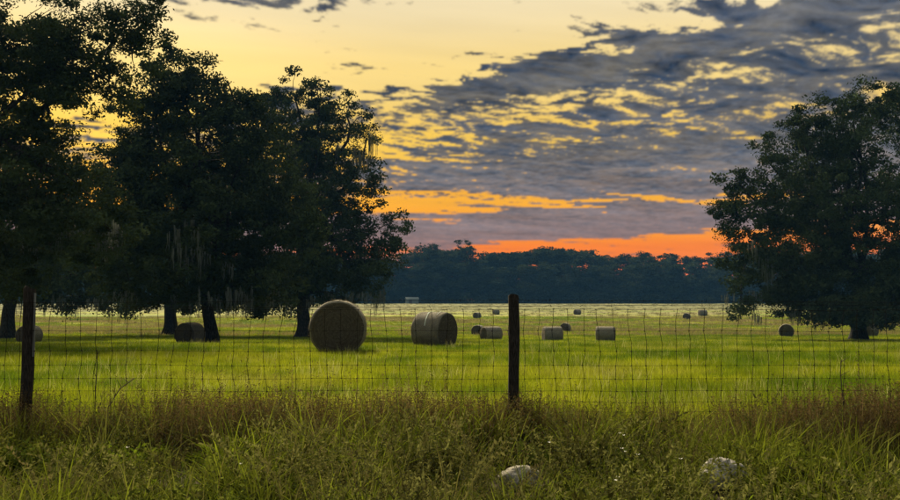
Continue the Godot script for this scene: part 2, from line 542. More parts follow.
	tree("live_oak", "farther live oak whose trunk shows left of the tall dark one", spot(171, d), L, 0.8, 4.5, o.merged({"leaf": 0.32, "clump": 1.2, "cover": 3.0, "moss": [[at_height(110, 303, d), Vector3(10, 0.8, 4), 90, 1.6]]}, true))
	d = 82.0
	L = lobes(d, [[-20, 220, 70, 60, 0, 1], [40, 230, 60, 50, 0, 1], [-60, 160, 70, 60, 0, 1], [20, 270, 60, 30, 0, 1], [75, 272, 40, 26, 0, 1], [20, 170, 50, 40, 0, 0.8], [62, 305, 20, 8, 0, 1], [45, 298, 22, 9, 1, 1], [86, 299, 18, 9, 0, 1], [70, 312, 6, 8, 1, 1], [130, 304, 8, 14, 1, 1]])
	tree("live_oak", "shaded live oak behind the left fence post, thick straight trunk", spot(8, d), L, 0.72, 4.0, o.merged({"leaf": 0.28, "clump": 1.1, "cover": 3.0, "moss": [[at_height(40, 300, d), Vector3(6, 0.8, 4), 60, 1.5]]}, true))
	# the oak at right
	d = 78.0
	L = lobes(d, [[868, 98, 22, 20, 0, 0.6], [838, 108, 26, 22, 0, 0.65], [800, 130, 30, 24, 0, 0.65], [768, 152, 24, 22, 0, 0.6], [850, 145, 44, 36, 1, 0.9], [742, 185, 22, 20, 0, 0.65], [790, 190, 44, 40, 1, 0.85], [732, 224, 20, 22, 0, 0.75], [850, 205, 54, 48, 2, 1], [765, 240, 34, 34, 1, 0.9], [738, 268, 16, 24, 0, 0.8], [742, 296, 14, 18, 0, 0.7], [800, 262, 44, 38, 2, 1], [865, 268, 50, 38, 2, 1], [790, 300, 22, 18, 0, 0.8], [850, 304, 40, 16, 0, 0.8], [905, 230, 44, 60, 0, 1], [830, 190, 60, 50, -6, 0.9], [790, 300, 26, 22, 1, 1], [830, 306, 30, 16, 2, 1], [870, 300, 40, 22, 2, 1], [905, 295, 30, 26, 1, 1], [770, 275, 34, 34, 0, 0.9], [755, 205, 30, 28, 0, 0.75], [820, 150, 40, 40, -3, 0.8], [880, 120, 30, 34, -2, 0.7], [812, 240, 60, 50, -4, 1], [800, 313, 20, 12, 3, 1], [832, 318, 22, 9, 3, 1], [866, 315, 28, 11, 4, 1], [902, 312, 26, 15, 3, 1], [740, 308, 12, 14, 1, 0.9], [940, 300, 40, 24, 2, 1], [896, 96, 22, 22, 0, 0.6], [812, 116, 20, 16, 0, 0.55], [848, 313, 22, 11, 6, 1.2], [872, 313, 18, 10, 6, 1.2], [852, 306, 34, 14, 6, 1.1], [728, 205, 18, 18, 0, 0.6], [858, 317, 18, 9, 7, 1.2], [882, 316, 16, 8, 7, 1.2], [836, 316, 14, 9, 6, 1.1], [915, 314, 20, 12, 5, 1.1]])
	tree("live_oak", "right-hand live oak with lacy crown drooping almost to the field", spot(856, d), L, 0.7, 4.0, o.merged({"leaf": 0.25, "clump": 0.95, "moss": [[at_height(760, 262, d - 3), Vector3(1.8, 2.4, 1.5), 25, 1.9], [at_height(738, 300, d), Vector3(1.2, 1, 1.2), 22, 1.6], [at_height(840, 312, d), Vector3(7, 0.7, 4), 90, 1.3]]}, true))
	d = 92.0
	L = lobes(d, [[912, 98, 22, 26, 0, 0.7], [930, 140, 40, 40, 0, 0.9], [920, 190, 40, 40, 0, 0.9], [950, 240, 60, 50, 0, 1], [910, 285, 40, 26, 0, 1]])
	tree("live_oak", "live oak cut by the right edge of the picture", spot(935, d), L, 0.7, 4.5, o.merged({"leaf": 0.28, "clump": 1.0}, true))

func build_wood() -> void:
	leafy = matte("wood_leaves", 0.7, 0.2)
	bark = matte("wood_bark", 0.95)
	mossy = bark
	# seven forms of woodland tree, reused along the wood's edge
	var forms := []
	for k in 7:
		rng.seed = 100 + k
		var bl := []
		for j in 9:
			var a := rnd(0, TAU)
			var yy := rnd(0.28, 0.86)
			var rr := (0.26 if yy < 0.65 else 0.16) * rnd(0.5, 1.1)
			bl.append([Vector3(cos(a) * rr, yy, sin(a) * rr) * 20.0, Vector3(rnd(2.2, 3.6), rnd(1.8, 2.8), rnd(2.2, 3.6)), 1.0])
		bl.append([Vector3(0, 17.0, 0), Vector3(2.4, 2.6, 2.4), 0.9])
		for j in 4:
			bl.append([Vector3(rnd(-4, 4), rnd(2.0, 8.0), rnd(-3, 3)), Vector3(rnd(3.0, 4.5), rnd(2.2, 3.0), 3.0), 1.1])
		var tone := Color(0.030, 0.044, 0.020).lerp(Color(0.042, 0.052, 0.022), rng.randf())
		forms.append([bl, tone])
	var outline := [[-200, 245], [60, 250], [300, 252], [380, 256], [405, 251], [425, 245], [470, 246], [490, 253], [510, 252], [530, 246], [550, 244], [575, 247], [600, 253], [640, 251], [660, 253], [700, 250], [735, 253], [800, 248], [900, 250], [1100, 246]]
	var made := {}
	for row in 3:
		var d := 352.0 + row * 14.0
		var px := -70.0 - row * 7.0
		while px < 985.0:
			rng.seed = 1000 + row * 500 + int(px)
			px += rnd(15.0, 27.0)
			var dd := d + rnd(-4, 6)
			var yy := 250.0
			for q in outline.size() - 1:
				if px >= outline[q][0] and px < outline[q + 1][0]:
					yy = lerpf(outline[q][1], outline[q + 1][1], (px - outline[q][0]) / float(outline[q + 1][0] - outline[q][0]))
			var base := spot(px, dd)
			var h := (300.0 - yy) / F * dd + EYE - base.y
			h *= [rnd(0.66, 0.84), rnd(0.84, 0.98), rnd(0.92, 1.02)][row]
			var f := rng.randi() % 7
			place_wood_tree(made, forms, f, base, h / 19.6, rnd(0, TAU), ["dark tree in front edge of the far wood", "dark tree in the middle of the far wood", "dark treetop showing over the back of far wood"][row], ["front edge of the far wood", "middle of the far wood", "back of the far wood"][row])
	# two taller open crowns that stand above the rest
	for a in [[432, 238, "tall open-crowned tree above far wood, left of the pair"], [465, 235, "tall open-crowned tree above far wood, right of the pair"]]:
		rng.seed = int(a[0])
		var base := spot(a[0], 360.0)
		var h: float = (300.0 - a[1]) / F * 360.0 + EYE - base.y
		var bl := []
		for j in 13:
			bl.append([base + Vector3(rnd(-4.4, 4.4), h * rnd(0.5, 0.90), rnd(-3, 3)), Vector3(rnd(1.6, 2.6), rnd(1.3, 2.1), rnd(1.6, 2.6)), 0.85])
		for j in 5:
			bl.append([base + Vector3(rnd(-3.5, 3.5), h * rnd(0.3, 0.5), rnd(-3, 3)), Vector3(3.0, 2.5, 3.0), 1.0])
		tree("woodland_tree", a[2], base, bl, 0.32, h * 0.4, {"cover": 3.4, "leaf": 0.5, "tone": Color(0.036, 0.048, 0.020), "clump": 0.9})
	# low growth along the foot of the wood
	var g := Geo.new()
	g.flat = true
	rng.seed = 77
	for k in 4200:
		var d := rnd(343.0, 366.0)
		var p := spot(rnd(-90, 990), d)
		var hh := rnd(0.6, 4.5)
		var t := rnd(0.7, 1.2)
		for j in 16:
			var q := p + Vector3(rnd(-1.2, 1.2), hh * rng.randf(), rnd(-1.0, 1.0))
			var u := unit() * rnd(0.25, 0.5)
			g.leaf(q, u, u.cross(unit()).normalized() * rnd(0.15, 0.3), Color(0.036 * t, 0.048 * t, 0.020 * t))
	tag(part("undergrowth", g.mesh(), leafy, self), "dark scrub along the foot of the far wood", "undergrowth", "", "stuff")
	# something pale at the foot of the wood
	var s := thing("shed", spot(412, 341.0), deg_to_rad(14))
	tag(s, "small pale shed at foot of far wood, above the bale with torn net wrap", "shed")
	var wall := StandardMaterial3D.new()
	wall.albedo_color = srgb(0.15, 0.19, 0.175)
	wall.roughness = 0.8
	var bx := BoxMesh.new()
	bx.size = Vector3(4.6, 1.7, 3.0)
	part("wall", bx, wall, s).position = Vector3(0, 0.8, 0)
	var rf := PrismMesh.new()
	rf.size = Vector3(3.4, 0.8, 5.0)
	var roof := StandardMaterial3D.new()
	roof.albedo_color = srgb(0.09, 0.12, 0.115)
	roof.metallic = 0.2
	roof.roughness = 0.5
	var r := part("roof", rf, roof, s)
	r.position = Vector3(0, 2.04, 0)
	r.rotation.y = PI / 2
	var dm := StandardMaterial3D.new()
	dm.albedo_color = srgb(0.08, 0.08, 0.08)
	var db := BoxMesh.new()
	db.size = Vector3(1.2, 1.4, 0.08)
	part("door", db, dm, s).position = Vector3(-0.9, 0.68, 1.52)

func place_wood_tree(made: Dictionary, forms: Array, f: int, base: Vector3, scale_: float, turn: float, label: String, group: String) -> void:
	var t: Node3D
	if not made.has(f):
		t = tree("woodland_tree", label, Vector3.ZERO, forms[f][0], 0.3, 7.0, {"cover": 4.6, "leaf": 0.55, "tone": forms[f][1], "clump": 1.2, "twigs": 0.15})
		made[f] = t
	else:
		t = made[f].duplicate()
		t.name = numbered("woodland_tree")
		add_child(t)
	t.position = base
	t.rotation.y = turn
	t.scale = Vector3(1.45, 1.0, 1.3) * scale_
	tag(t, label, "tree", group)

# ------------------------------------------------------------------ hay bales
var hay: StandardMaterial3D
var straw_mat: StandardMaterial3D
var net: StandardMaterial3D

func bale(label: String, px: float, d: float, dia: float, length: float, turn: float, detail: bool, sag := 0.10) -> Node3D:
	var b := thing("round_bale", spot(px, d), deg_to_rad(turn))
	tag(b, label, "hay bale", "round bales in the field")
	var nz := FastNoiseLite.new()
	nz.seed = int(px)
	nz.frequency = 2.2
	nz.fractal_octaves = 4
	var R := dia * 0.5
	var around := 56 if detail else 28
	var prof := [[-0.5, 0.93], [-0.485, 0.968], [-0.45, 0.99], [-0.38, 1.0], [-0.25, 1.005], [-0.1, 0.998], [0.05, 1.0], [0.2, 1.004], [0.34, 1.0], [0.45, 0.99], [0.485, 0.968], [0.5, 0.93]]
	var place := func(xx: float, rr: float, a: float) -> Vector3:
		var p := Vector3(xx * length, cos(a) * rr * R, sin(a) * rr * R)
		var k := 1.0 + 0.028 * nz.get_noise_3d(p.x * 2.0, p.y, p.z) + 0.012 * nz.get_noise_3d(p.x * 7.0, p.y * 4.0, p.z * 4.0)
		p.y *= k
		p.z *= k
		var floor_ := -R * (1.0 - sag * 2.0)
		if p.y < floor_ + 0.12 * R:                      # it has settled on its weight
			var o := floor_ + 0.12 * R - p.y
			p.y = floor_ + 0.12 * R - 0.12 * R * (1.0 - exp(-o / (0.12 * R)))
			p.z *= 1.0 + 0.05 * minf(1.0, o / (0.3 * R))
		return p + Vector3(0, R * (1.0 - sag * 2.0), 0)
	var g := Geo.new()
	for q in prof:
		for s in around:
			var a := TAU * s / around
			g.v.append(place.call(q[0], q[1], a))
			var t: float = 0.85 + 0.35 * nz.get_noise_3d(q[0] * 14.0, sin(a) * 0.9, cos(a) * 0.9)
			g.c.append(Color(0.340 * t, 0.312 * t, 0.240 * t))
	for r in prof.size() - 1:
		for s in around:
			var a := r * around + s
			var e := r * around + (s + 1) % around
			g.i.append_array([a, e, a + around, e, e + around, a + around])
	var st := SurfaceTool.new()
	st.create_from(g.mesh(), 0)
	st.generate_normals()
	part("straw_roll", st.commit(), hay, b)
	for side in [-1.0, 1.0]:
		var eg := Geo.new()
		var rings := 22 if detail else 8
		for r in rings + 1:
			var rr := 0.93 * r / rings
			for s in around:
				var a := TAU * s / around
				var spiral := sin((rr * 9.0 + side * a / TAU) * TAU)
				var bulge := 0.5 + 0.03 * (1.0 - rr * rr) + 0.008 * spiral + 0.012 * nz.get_noise_3d(rr * 8.0 * cos(a), rr * 8.0 * sin(a), side * 5.0)
				if r == rings: bulge = 0.5
				eg.v.append(place.call(side * bulge, rr, a))
				var t := 0.72 + 0.10 * spiral + 0.4 * nz.get_noise_3d(rr * 5.0 * cos(a), rr * 5.0 * sin(a), side * 9.0)
				eg.c.append(Color(0.175 * t, 0.150 * t, 0.100 * t))
		for r in rings:
			for s in around:
				var a := r * around + s
				var e := r * around + (s + 1) % around
				if side > 0: eg.i.append_array([a, e, a + around, e, e + around, a + around])
				else: eg.i.append_array([a, a + around, e, e, a + around, e + around])
		var se := SurfaceTool.new()
		se.create_from(eg.mesh(), 0)
		se.generate_normals()
		part("end_face", se.commit(), hay, b)
	if detail:
		var lg := Geo.new()
		lg.flat = true
		for k in 1500:
			var a := rnd(0, TAU)
			var end := rng.randf() < 0.4
			var xx := (0.5 if rng.randf() < 0.5 else -0.5) if end else rnd(-0.5, 0.5)
			var p: Vector3 = place.call(xx * 1.01, (rnd(0.2, 0.92) if end else 1.0), a)
			var out := Vector3(signf(xx), 0, 0) if end else Vector3(0, cos(a), sin(a))
			var dir := (unit() + out * 0.35).normalized() * rnd(0.03, 0.075)
			var sh := rnd(0.7, 1.5)
			lg.leaf(p + dir * 0.4, dir, dir.cross(unit()).normalized() * 0.004, Color(0.17 * sh, 0.14 * sh, 0.085 * sh))
		tag(part("loose_straw", lg.mesh(), straw_mat, b), "", "", "", "stuff")
	return b

func net_strip(b: Node3D, dia: float, sag: float, x0: float, x1: float, a0: float, a1: float, width: float) -> void:
	var g := Geo.new()
	var R := dia * 0.5
	for k in 17:
		var t := k / 16.0
		var a := lerpf(a0, a1, t)
		for s in 2:
			var rr := R * 1.03 + 0.006 * sin(t * 23.0 + s)
			g.v.append(Vector3(lerpf(x0, x1, t) + (s - 0.5) * width * (1.0 - 0.5 * t) + 0.02 * sin(t * 9.0), cos(a) * rr + R * (1.0 - 2.0 * sag), sin(a) * rr))
			g.c.append(Color(0.45, 0.52, 0.47))
	for k in 16:
		g.i.append_array([k * 2, k * 2 + 1, k * 2 + 2, k * 2 + 1, k * 2 + 3, k * 2 + 2])
	tag(part("net_wrap", g.mesh(), net, b.get_node("straw_roll")), "pale torn strip of net wrap")

func build_bales() -> void:
	rng.seed = 41
	var tex := noise_texture(8, 0.05, Color(0.35, 0.35, 0.35), Color(1, 1, 1), 5, 512, Vector2(1, 3))
	hay = matte("hay", 0.95, 0.0, tex, 1.6)
	hay.uv1_world_triplanar = false
	straw_mat = matte("straw", 0.8, 0.3)
	net = matte("net", 0.5, 0.3)
	bale("nearest round bale, flat end facing the fence, below the ragged oak", 339, 26.3, 1.62, 1.35, 94, true, 0.05)
	var b := bale("round bale with pale torn net wrap, left of the bare fence post", 434.5, 31.5, 1.34, 1.12, -33, true, 0.03)
	net_strip(b, 1.34, 0.03, -0.16, 0.02, deg_to_rad(-50), deg_to_rad(72), 0.055)
	net_strip(b, 1.34, 0.03, 0.30, 0.33, deg_to_rad(-40), deg_to_rad(35), 0.03)
	bale("dark bale lying against the mossy oak's trunk in shade", 191, 58.5, 1.55, 1.3, 74, false, 0.05)
	bale("bale half hidden behind the left fence post", 31, 68, 1.5, 1.3, 82, false)
	bale("bale with pale side, right one of the touching pair by the fence post", 491, 79, 1.35, 1.6, 28, false)
	bale("small dark bale tucked behind left end of the touching pair", 478, 98, 1.3, 1.3, 75, false)
	bale("side-on bale just right of the fence post", 552, 74, 1.36, 1.5, 8, false)
	bale("side-on bale standing alone, second right of the fence post", 605, 73, 1.36, 1.5, -12, false)
	bale("small end-on bale behind the one right of fence post", 565, 122, 1.35, 1.2, 70, false)
	bale("bale under the drooping left skirt of the right-hand oak", 785, 92, 1.5, 1.3, 70, false)
	bale("bale in shade under the middle of the right-hand oak", 867, 93, 1.5, 1.5, 40, false)
	bale("far bale left of the distant pair before the right-hand oak", 686, 176, 1.4, 1.3, 65, false)
	bale("far bale right of the distant pair before the right-hand oak", 702, 197, 1.45, 1.6, 10, false)
	bale("tiny far bale over the touching pair", 477, 182, 1.35, 1.2, 50, false)
	bale("tiny far bale on the pale strip left of the fence post", 496, 205, 1.3, 1.3, 20, false)
	bale("tiny far bale on the pale strip between post and distant pair", 577, 205, 1.3, 1.3, 30, false)
	bale("far bale peeping over the one with torn net wrap", 427, 170, 1.4, 1.5, 15, false)

# ------------------------------------------------------------------ fence
func build_fence() -> void:
	rng.seed = 55
	var z := -9.0
	var f := thing("wire_fence", Vector3(0, land(0, z), z))
	tag(f, "field fence of woven wire on weathered wooden posts along the verge", "fence")
	var y0 := land(0, z)
	var wood := matte("post_wood", 0.95, 0.0, noise_texture(12, 0.04, Color(0.45, 0.45, 0.45), Color(1, 1, 1), 4, 256, Vector2(4, 0.5)), 2.0)
	var wire := StandardMaterial3D.new()
	wire.resource_name = "wire"
	wire.specular_mode = BaseMaterial3D.SPECULAR_DISABLED
	wire.albedo_color = srgb(0.016, 0.015, 0.013)
	wire.metallic = 0.0
	wire.roughness = 0.8
	for a in [[513.5, 296.5, 0.055, 0.0], [29.5, 289.0, 0.058, 0.012], [999.0, 295.0, 0.055, -0.01], [-455.0, 294.0, 0.055, 0.0]]:
		var x: float = (a[0] - 450.0) / F * 9.0
		var h: float = EYE + (300.0 - a[1]) / F * 9.0
		var g := Geo.new()
		var pts := PackedVector3Array()
		var rr := PackedFloat32Array()
		for k in 13:
			var t := k / 12.0
			pts.append(Vector3(x + a[3] * (t - 0.5) * 2.0 + 0.004 * sin(t * 9.0 + x), lerpf(-0.35, h, t) - y0, 0.004 * cos(t * 7.0)))
			rr.append(a[2] * (1.0 + 0.03 * sin(t * 17.0 + x)))
		pts.append(Vector3(x + a[3], h + 0.008 - y0, 0)); rr.append(a[2] * 0.88)
		g.tube(pts, rr, 16, Color(0.055, 0.048, 0.040))
		tag(part("post", g.mesh(), wood, f), {513.5: "dark square-topped post near the middle", 29.5: "post at left with a pale stake"}.get(a[0], ""))
		if a[0] == 29.5:
			var s := Geo.new()
			s.tube(PackedVector3Array([Vector3(x + 0.074, 0.9 - y0, 0.03), Vector3(x + 0.076, 1.53 - y0, 0.03)]), PackedFloat32Array([0.011, 0.011]), 8, Color(0.16, 0.165, 0.16))
			part("stake", s.mesh(), matte("stake", 0.5), f)
	var x_lo := -9.2
	var x_hi := 5.6
	var heights := [1.365, 1.155, 0.955, 0.815, 0.685, 0.565, 0.455, 0.36, 0.27, 0.18]
	var wob := FastNoiseLite.new()
	wob.seed = 2
	wob.frequency = 0.25
	var off := func(x: float, y: float) -> Vector3:
		return Vector3(wob.get_noise_2d(x * 3.0, y * 9.0) * 0.035, wob.get_noise_2d(x * 1.6 + 50.0, y * 2.0) * 0.018, wob.get_noise_2d(x * 2.0, y * 4.0 + 90.0) * 0.03 + 0.06)
	for k in heights.size():
		var pts := PackedVector3Array()
		var rr := PackedFloat32Array()
		var x := x_lo
		while x < x_hi:
			pts.append(Vector3(x, heights[k] - y0, 0) + off.call(x, heights[k]))
			rr.append(0.0015 if k else 0.002)
			x += 0.15
		var g := Geo.new()
		g.tube(pts, rr, 5, Color.WHITE)
		part("line_wire", g.mesh(), wire, f)
	for hh in [1.445, 1.40]:
		var pts := PackedVector3Array()
		var rr := PackedFloat32Array()
		var x := x_lo
		var g := Geo.new()
		while x < x_hi:
			pts.append(Vector3(x, hh - y0 + 0.012 * sin(x * 0.65 + hh * 40.0), 0.06))
			rr.append(0.002)
			x += 0.3
		g.tube(pts, rr, 5, Color.WHITE)
		for p in pts:
			for j in 2:
				var u := unit() * 0.016
				g.tube(PackedVector3Array([p - u, p + u]), PackedFloat32Array([0.0014, 0.0014]), 4, Color.WHITE, false)
		part("barbed_wire", g.mesh(), wire, f)
	var x := x_lo
	while x < x_hi:
		var g := Geo.new()
		var pts := PackedVector3Array()
		var rr := PackedFloat32Array()
		var sl := rnd(-0.03, 0.03)
		for k in 12:
			var y := lerpf(heights[0], heights[-1], k / 11.0)
			pts.append(Vector3(x + sl * (y - 0.8), y - y0, 0) + off.call(x, y) + Vector3(rnd(-0.004, 0.004), 0, 0))
			rr.append(0.0025)
		g.tube(pts, rr, 5, Color.WHITE)
		for hgt in heights:
			var p: Vector3 = Vector3(x + sl * (hgt - 0.8), hgt - y0, 0) + off.call(x, hgt)
			g.tube(PackedVector3Array([p - Vector3(0.008, 0, 0), p + Vector3(0.008, 0, 0)]), PackedFloat32Array([0.0045, 0.0045]), 5, Color.WHITE)
		part("stay_wire", g.mesh(), wire, f)
		x += 0.15 + rnd(-0.006, 0.006)

# ------------------------------------------------------------------ grass and weeds
func scatter(called: String, label: String, category: String, mesh: Mesh, mat: Material, spots: Array) -> void:
	# spots: [Transform3D, Color]
	var mm := MultiMesh.new()
	mm.transform_format = MultiMesh.TRANSFORM_3D
	mm.use_colors = true
	mm.mesh = mesh
	mm.instance_count = spots.size()
	for k in spots.size():
		mm.set_instance_transform(k, spots[k][0])
		mm.set_instance_color(k, spots[k][1])
	var o := MultiMeshInstance3D.new()
	o.name = numbered(called)
	o.multimesh = mm
	o.material_override = mat
	add_child(o)
	tag(o, label, category, "", "stuff")

func upright(p: Vector3, s: float, sy: float) -> Transform3D:
	var b := Basis(Vector3.UP, rnd(0, TAU)).scaled(Vector3(s, sy, s))
	return Transform3D(b, p)

func tuft(blades: int, spread: float, h: float, w: float, seg: int, lean: float, c0: Color, c1: Color) -> ArrayMesh:
	var g := Geo.new()
	g.flat = true
	for k in blades:
		var a := rnd(0, TAU)
		var r := spread * sqrt(rng.randf())
		var out := Vector3(cos(a), 0, sin(a))
		var l := (out + Vector3(rnd(-0.6, 0.6), 0, rnd(-0.6, 0.6))) * lean * rnd(0.2, 1.0)
		var ac := Vector3(rnd(-1, 1), 0, rnd(-1, 1)).normalized()
		var s := rnd(0.75, 1.25)
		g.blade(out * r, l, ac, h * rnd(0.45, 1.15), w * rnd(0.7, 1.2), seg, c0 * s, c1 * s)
	return g.mesh()

func build_field_grass() -> void:
	rng.seed = 91
	var m := matte("field_grass", 0.7, 0.75)
	var white := Color(1, 1, 1)
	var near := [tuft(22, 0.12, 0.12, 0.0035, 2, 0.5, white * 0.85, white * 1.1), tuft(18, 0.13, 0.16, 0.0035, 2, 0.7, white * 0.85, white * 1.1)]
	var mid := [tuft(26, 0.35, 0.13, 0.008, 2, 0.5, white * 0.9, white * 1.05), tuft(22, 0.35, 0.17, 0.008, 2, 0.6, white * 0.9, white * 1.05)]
	var lists := [[], [], [], []]
	# close to the fence
	for k in 62000:
		var d := sqrt(lerpf(9.3 * 9.3, 34.0 * 34.0, pow(rng.randf(), 1.25)))
		var x := rnd(-0.60, 0.60) * d
		var c := turf(x, -d)
		var s := rnd(0.7, 1.35)
		var tall := 1.0 + 1.1 * smoothstep(13.0, 9.5, d)
		lists[0 if rng.randf() < 0.6 else 1].append([upright(Vector3(x, land(x, -d) - 0.005, -d), s, s * tall * rnd(0.5, 1.4) * (1.0 + 0.5 * patch.get_noise_2d(x * 12.0, d * 12.0))), c * rnd(0.55, 1.35)])
	for k in 60000:
		var d := lerpf(30.0, 190.0, pow(rng.randf(), 1.35))
		var x := rnd(-0.58, 0.58) * d
		var c := turf(x, -d)
		var s := rnd(0.8, 1.5) * (1.0 + d / 160.0)
		lists[2 if rng.randf() < 0.6 else 3].append([upright(Vector3(x, land(x, -d) - 0.005, -d), s, rnd(0.5, 1.5) * (1.0 + d / 260.0)), c * rnd(0.55, 1.35)])
	var labels := ["short mown grass just beyond the fence", "slightly taller mown grass beyond the fence", "mown grass across the middle of the field", "rougher mown grass across the middle of the field"]
	for k in 4:
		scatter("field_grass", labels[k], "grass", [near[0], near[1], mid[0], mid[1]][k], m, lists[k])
	# taller seeding stems the mower missed
	var stems := tuft(7, 0.10, 0.38, 0.0025, 3, 0.35, Color(0.16, 0.17, 0.035), Color(0.40, 0.39, 0.15))
	var few := []
	for k in 5200:
		var d := lerpf(9.8, 48.0, pow(rng.randf(), 1.6))
		var x := rnd(-0.6, 0.6) * d
		if patch.get_noise_2d(x * 5.0 + 300.0, d * 5.0) < 0.02: continue
		few.append([upright(Vector3(x, land(x, -d) - 0.005, -d), rnd(0.7, 1.5), rnd(0.4, 1.0)), Color(1, 1, 1) * rnd(0.6, 1.2)])
	scatter("seed_stem", "pale seeding stems scattered in the mown grass", "grass", stems, m, few)
	# rank growth left standing on the far side
	var rank := tuft(30, 0.5, 0.55, 0.015, 2, 0.5, white, white)
	var list := []
	for k in 14000:
		var d := rnd(92.0, 335.0)
		var x := rnd(-0.58, 0.58) * d
		var w := patch.get_noise_2d(x * 0.22 - 90.0, d * -1.3) * 0.5 + 0.5
		if d < 225.0 and w < 0.53:
			continue
		if d > 215.0 and rng.randf() < 0.5:
			continue
		list.append([upright(Vector3(x, land(x, -d), -d), rnd(0.8, 2.0), rnd(0.5, 1.2) * lerpf(1.0, 0.55, smoothstep(180.0, 240.0, d))), Color(0.19, 0.165, 0.06).lerp(Color(0.135, 0.130, 0.062), smoothstep(190.0, 240.0, d)) * rnd(0.7, 1.2)])
	scatter("dry_grass", "dry uncut grass in strips across the far field", "grass", rank, m, list)

func weed(h: float, branches: int, leaves: int, size: float, c: Color, bloom := 0.0) -> ArrayMesh:
	var g := Geo.new()
	g.flat = true
	for k in branches:
		var a := TAU * k / branches + rnd(-0.5, 0.5)
		var dir := Vector3(cos(a) * rnd(0.25, 0.8), 1.0, sin(a) * rnd(0.25, 0.8)).normalized()
		var ln := h * rnd(0.6, 1.1)
		var b0 := Vector3(cos(a), 0, sin(a)) * 0.015
		g.blade(b0, dir * Vector3(1, 0, 1), Vector3(-sin(a), 0, cos(a)), ln, 0.0035, 3, c * 0.7, c * 0.8)
		for j in leaves:
			var t := rnd(0.2, 1.0)
			var p := b0 + Vector3.UP * ln * t * (1.0 - 0.25 * t * (dir * Vector3(1, 0, 1)).length()) + dir * Vector3(1, 0, 1) * ln * t * t
			var u := (unit() + Vector3.UP * 0.35).normalized()
			var w := u.cross(unit()).normalized()
			var sz := size * rnd(0.6, 1.2)
			var s := rnd(0.75, 1.3)
			g.leaf(p + u * sz, u * sz, w * sz * 0.42, c * s)
		if rng.randf() < bloom:
			var tip := b0 + Vector3.UP * ln * 0.85 + dir * Vector3(1, 0, 1) * ln
			for j in 5:
				var u := unit()
				g.leaf(tip + u * 0.006, u * 0.007, u.cross(unit()).normalized() * 0.006, Color(6.0, 6.0, 5.5))
	return g.mesh()

func seed_grass(h: float, stems: int, c: Color, head: Color) -> ArrayMesh:
	var g := Geo.new()
	g.flat = true
	for k in stems:
		var a := rnd(0, TAU)
		var o := Vector3(cos(a), 0, sin(a)) * 0.10 * sqrt(rng.randf())
		var l := Vector3(rnd(-1, 1), 0, rnd(-1, 1)) * 0.22
		var hh := h * rnd(0.6, 1.1)
		var ac := Vector3(rnd(-1, 1), 0, rnd(-1, 1)).normalized()
		g.blade(o, l, ac, hh, 0.0022, 4, c, c)
		var top := rnd(0.6, 0.75)
		for j in 12:
			var t := lerpf(top, 1.0, rng.randf())
			var p := o + Vector3.UP * hh * t * (1.0 - 0.25 * t * l.length()) + l * hh * t * t
			var u := (Vector3.UP * 0.8 + unit() * 0.9).normalized() * rnd(0.008, 0.018)
			g.leaf(p + u, u, u.cross(unit()).normalized() * 0.004, head * rnd(0.7, 1.3))
	for k in stems * 2:
		var a := rnd(0, TAU)
		var o := Vector3(cos(a), 0, sin(a)) * 0.12 * sqrt(rng.randf())
		g.blade(o, Vector3(rnd(-1, 1), 0, rnd(-1, 1)) * 0.7, Vector3(rnd(-1, 1), 0, rnd(-1, 1)).normalized(), h * rnd(0.3, 0.75), 0.004, 3, c * rnd(0.7, 1.1), c * rnd(0.8, 1.2))
	return g.mesh()

func near_rock(x: float, z: float) -> bool:             # the rocks keep a little ground clear
	for r in [Vector2(2.10, -6.9), Vector2(0.545, -7.0)]:
		if absf(x - r.x * z / r.y) < (0.25 if r.x > 1.0 else 0.18) and z > r.y - 0.15 and z < r.y + (0.95 if r.x > 1.0 else 0.6):
			return rng.randf() < (0.93 if r.x > 1.0 else 0.8)
	return false

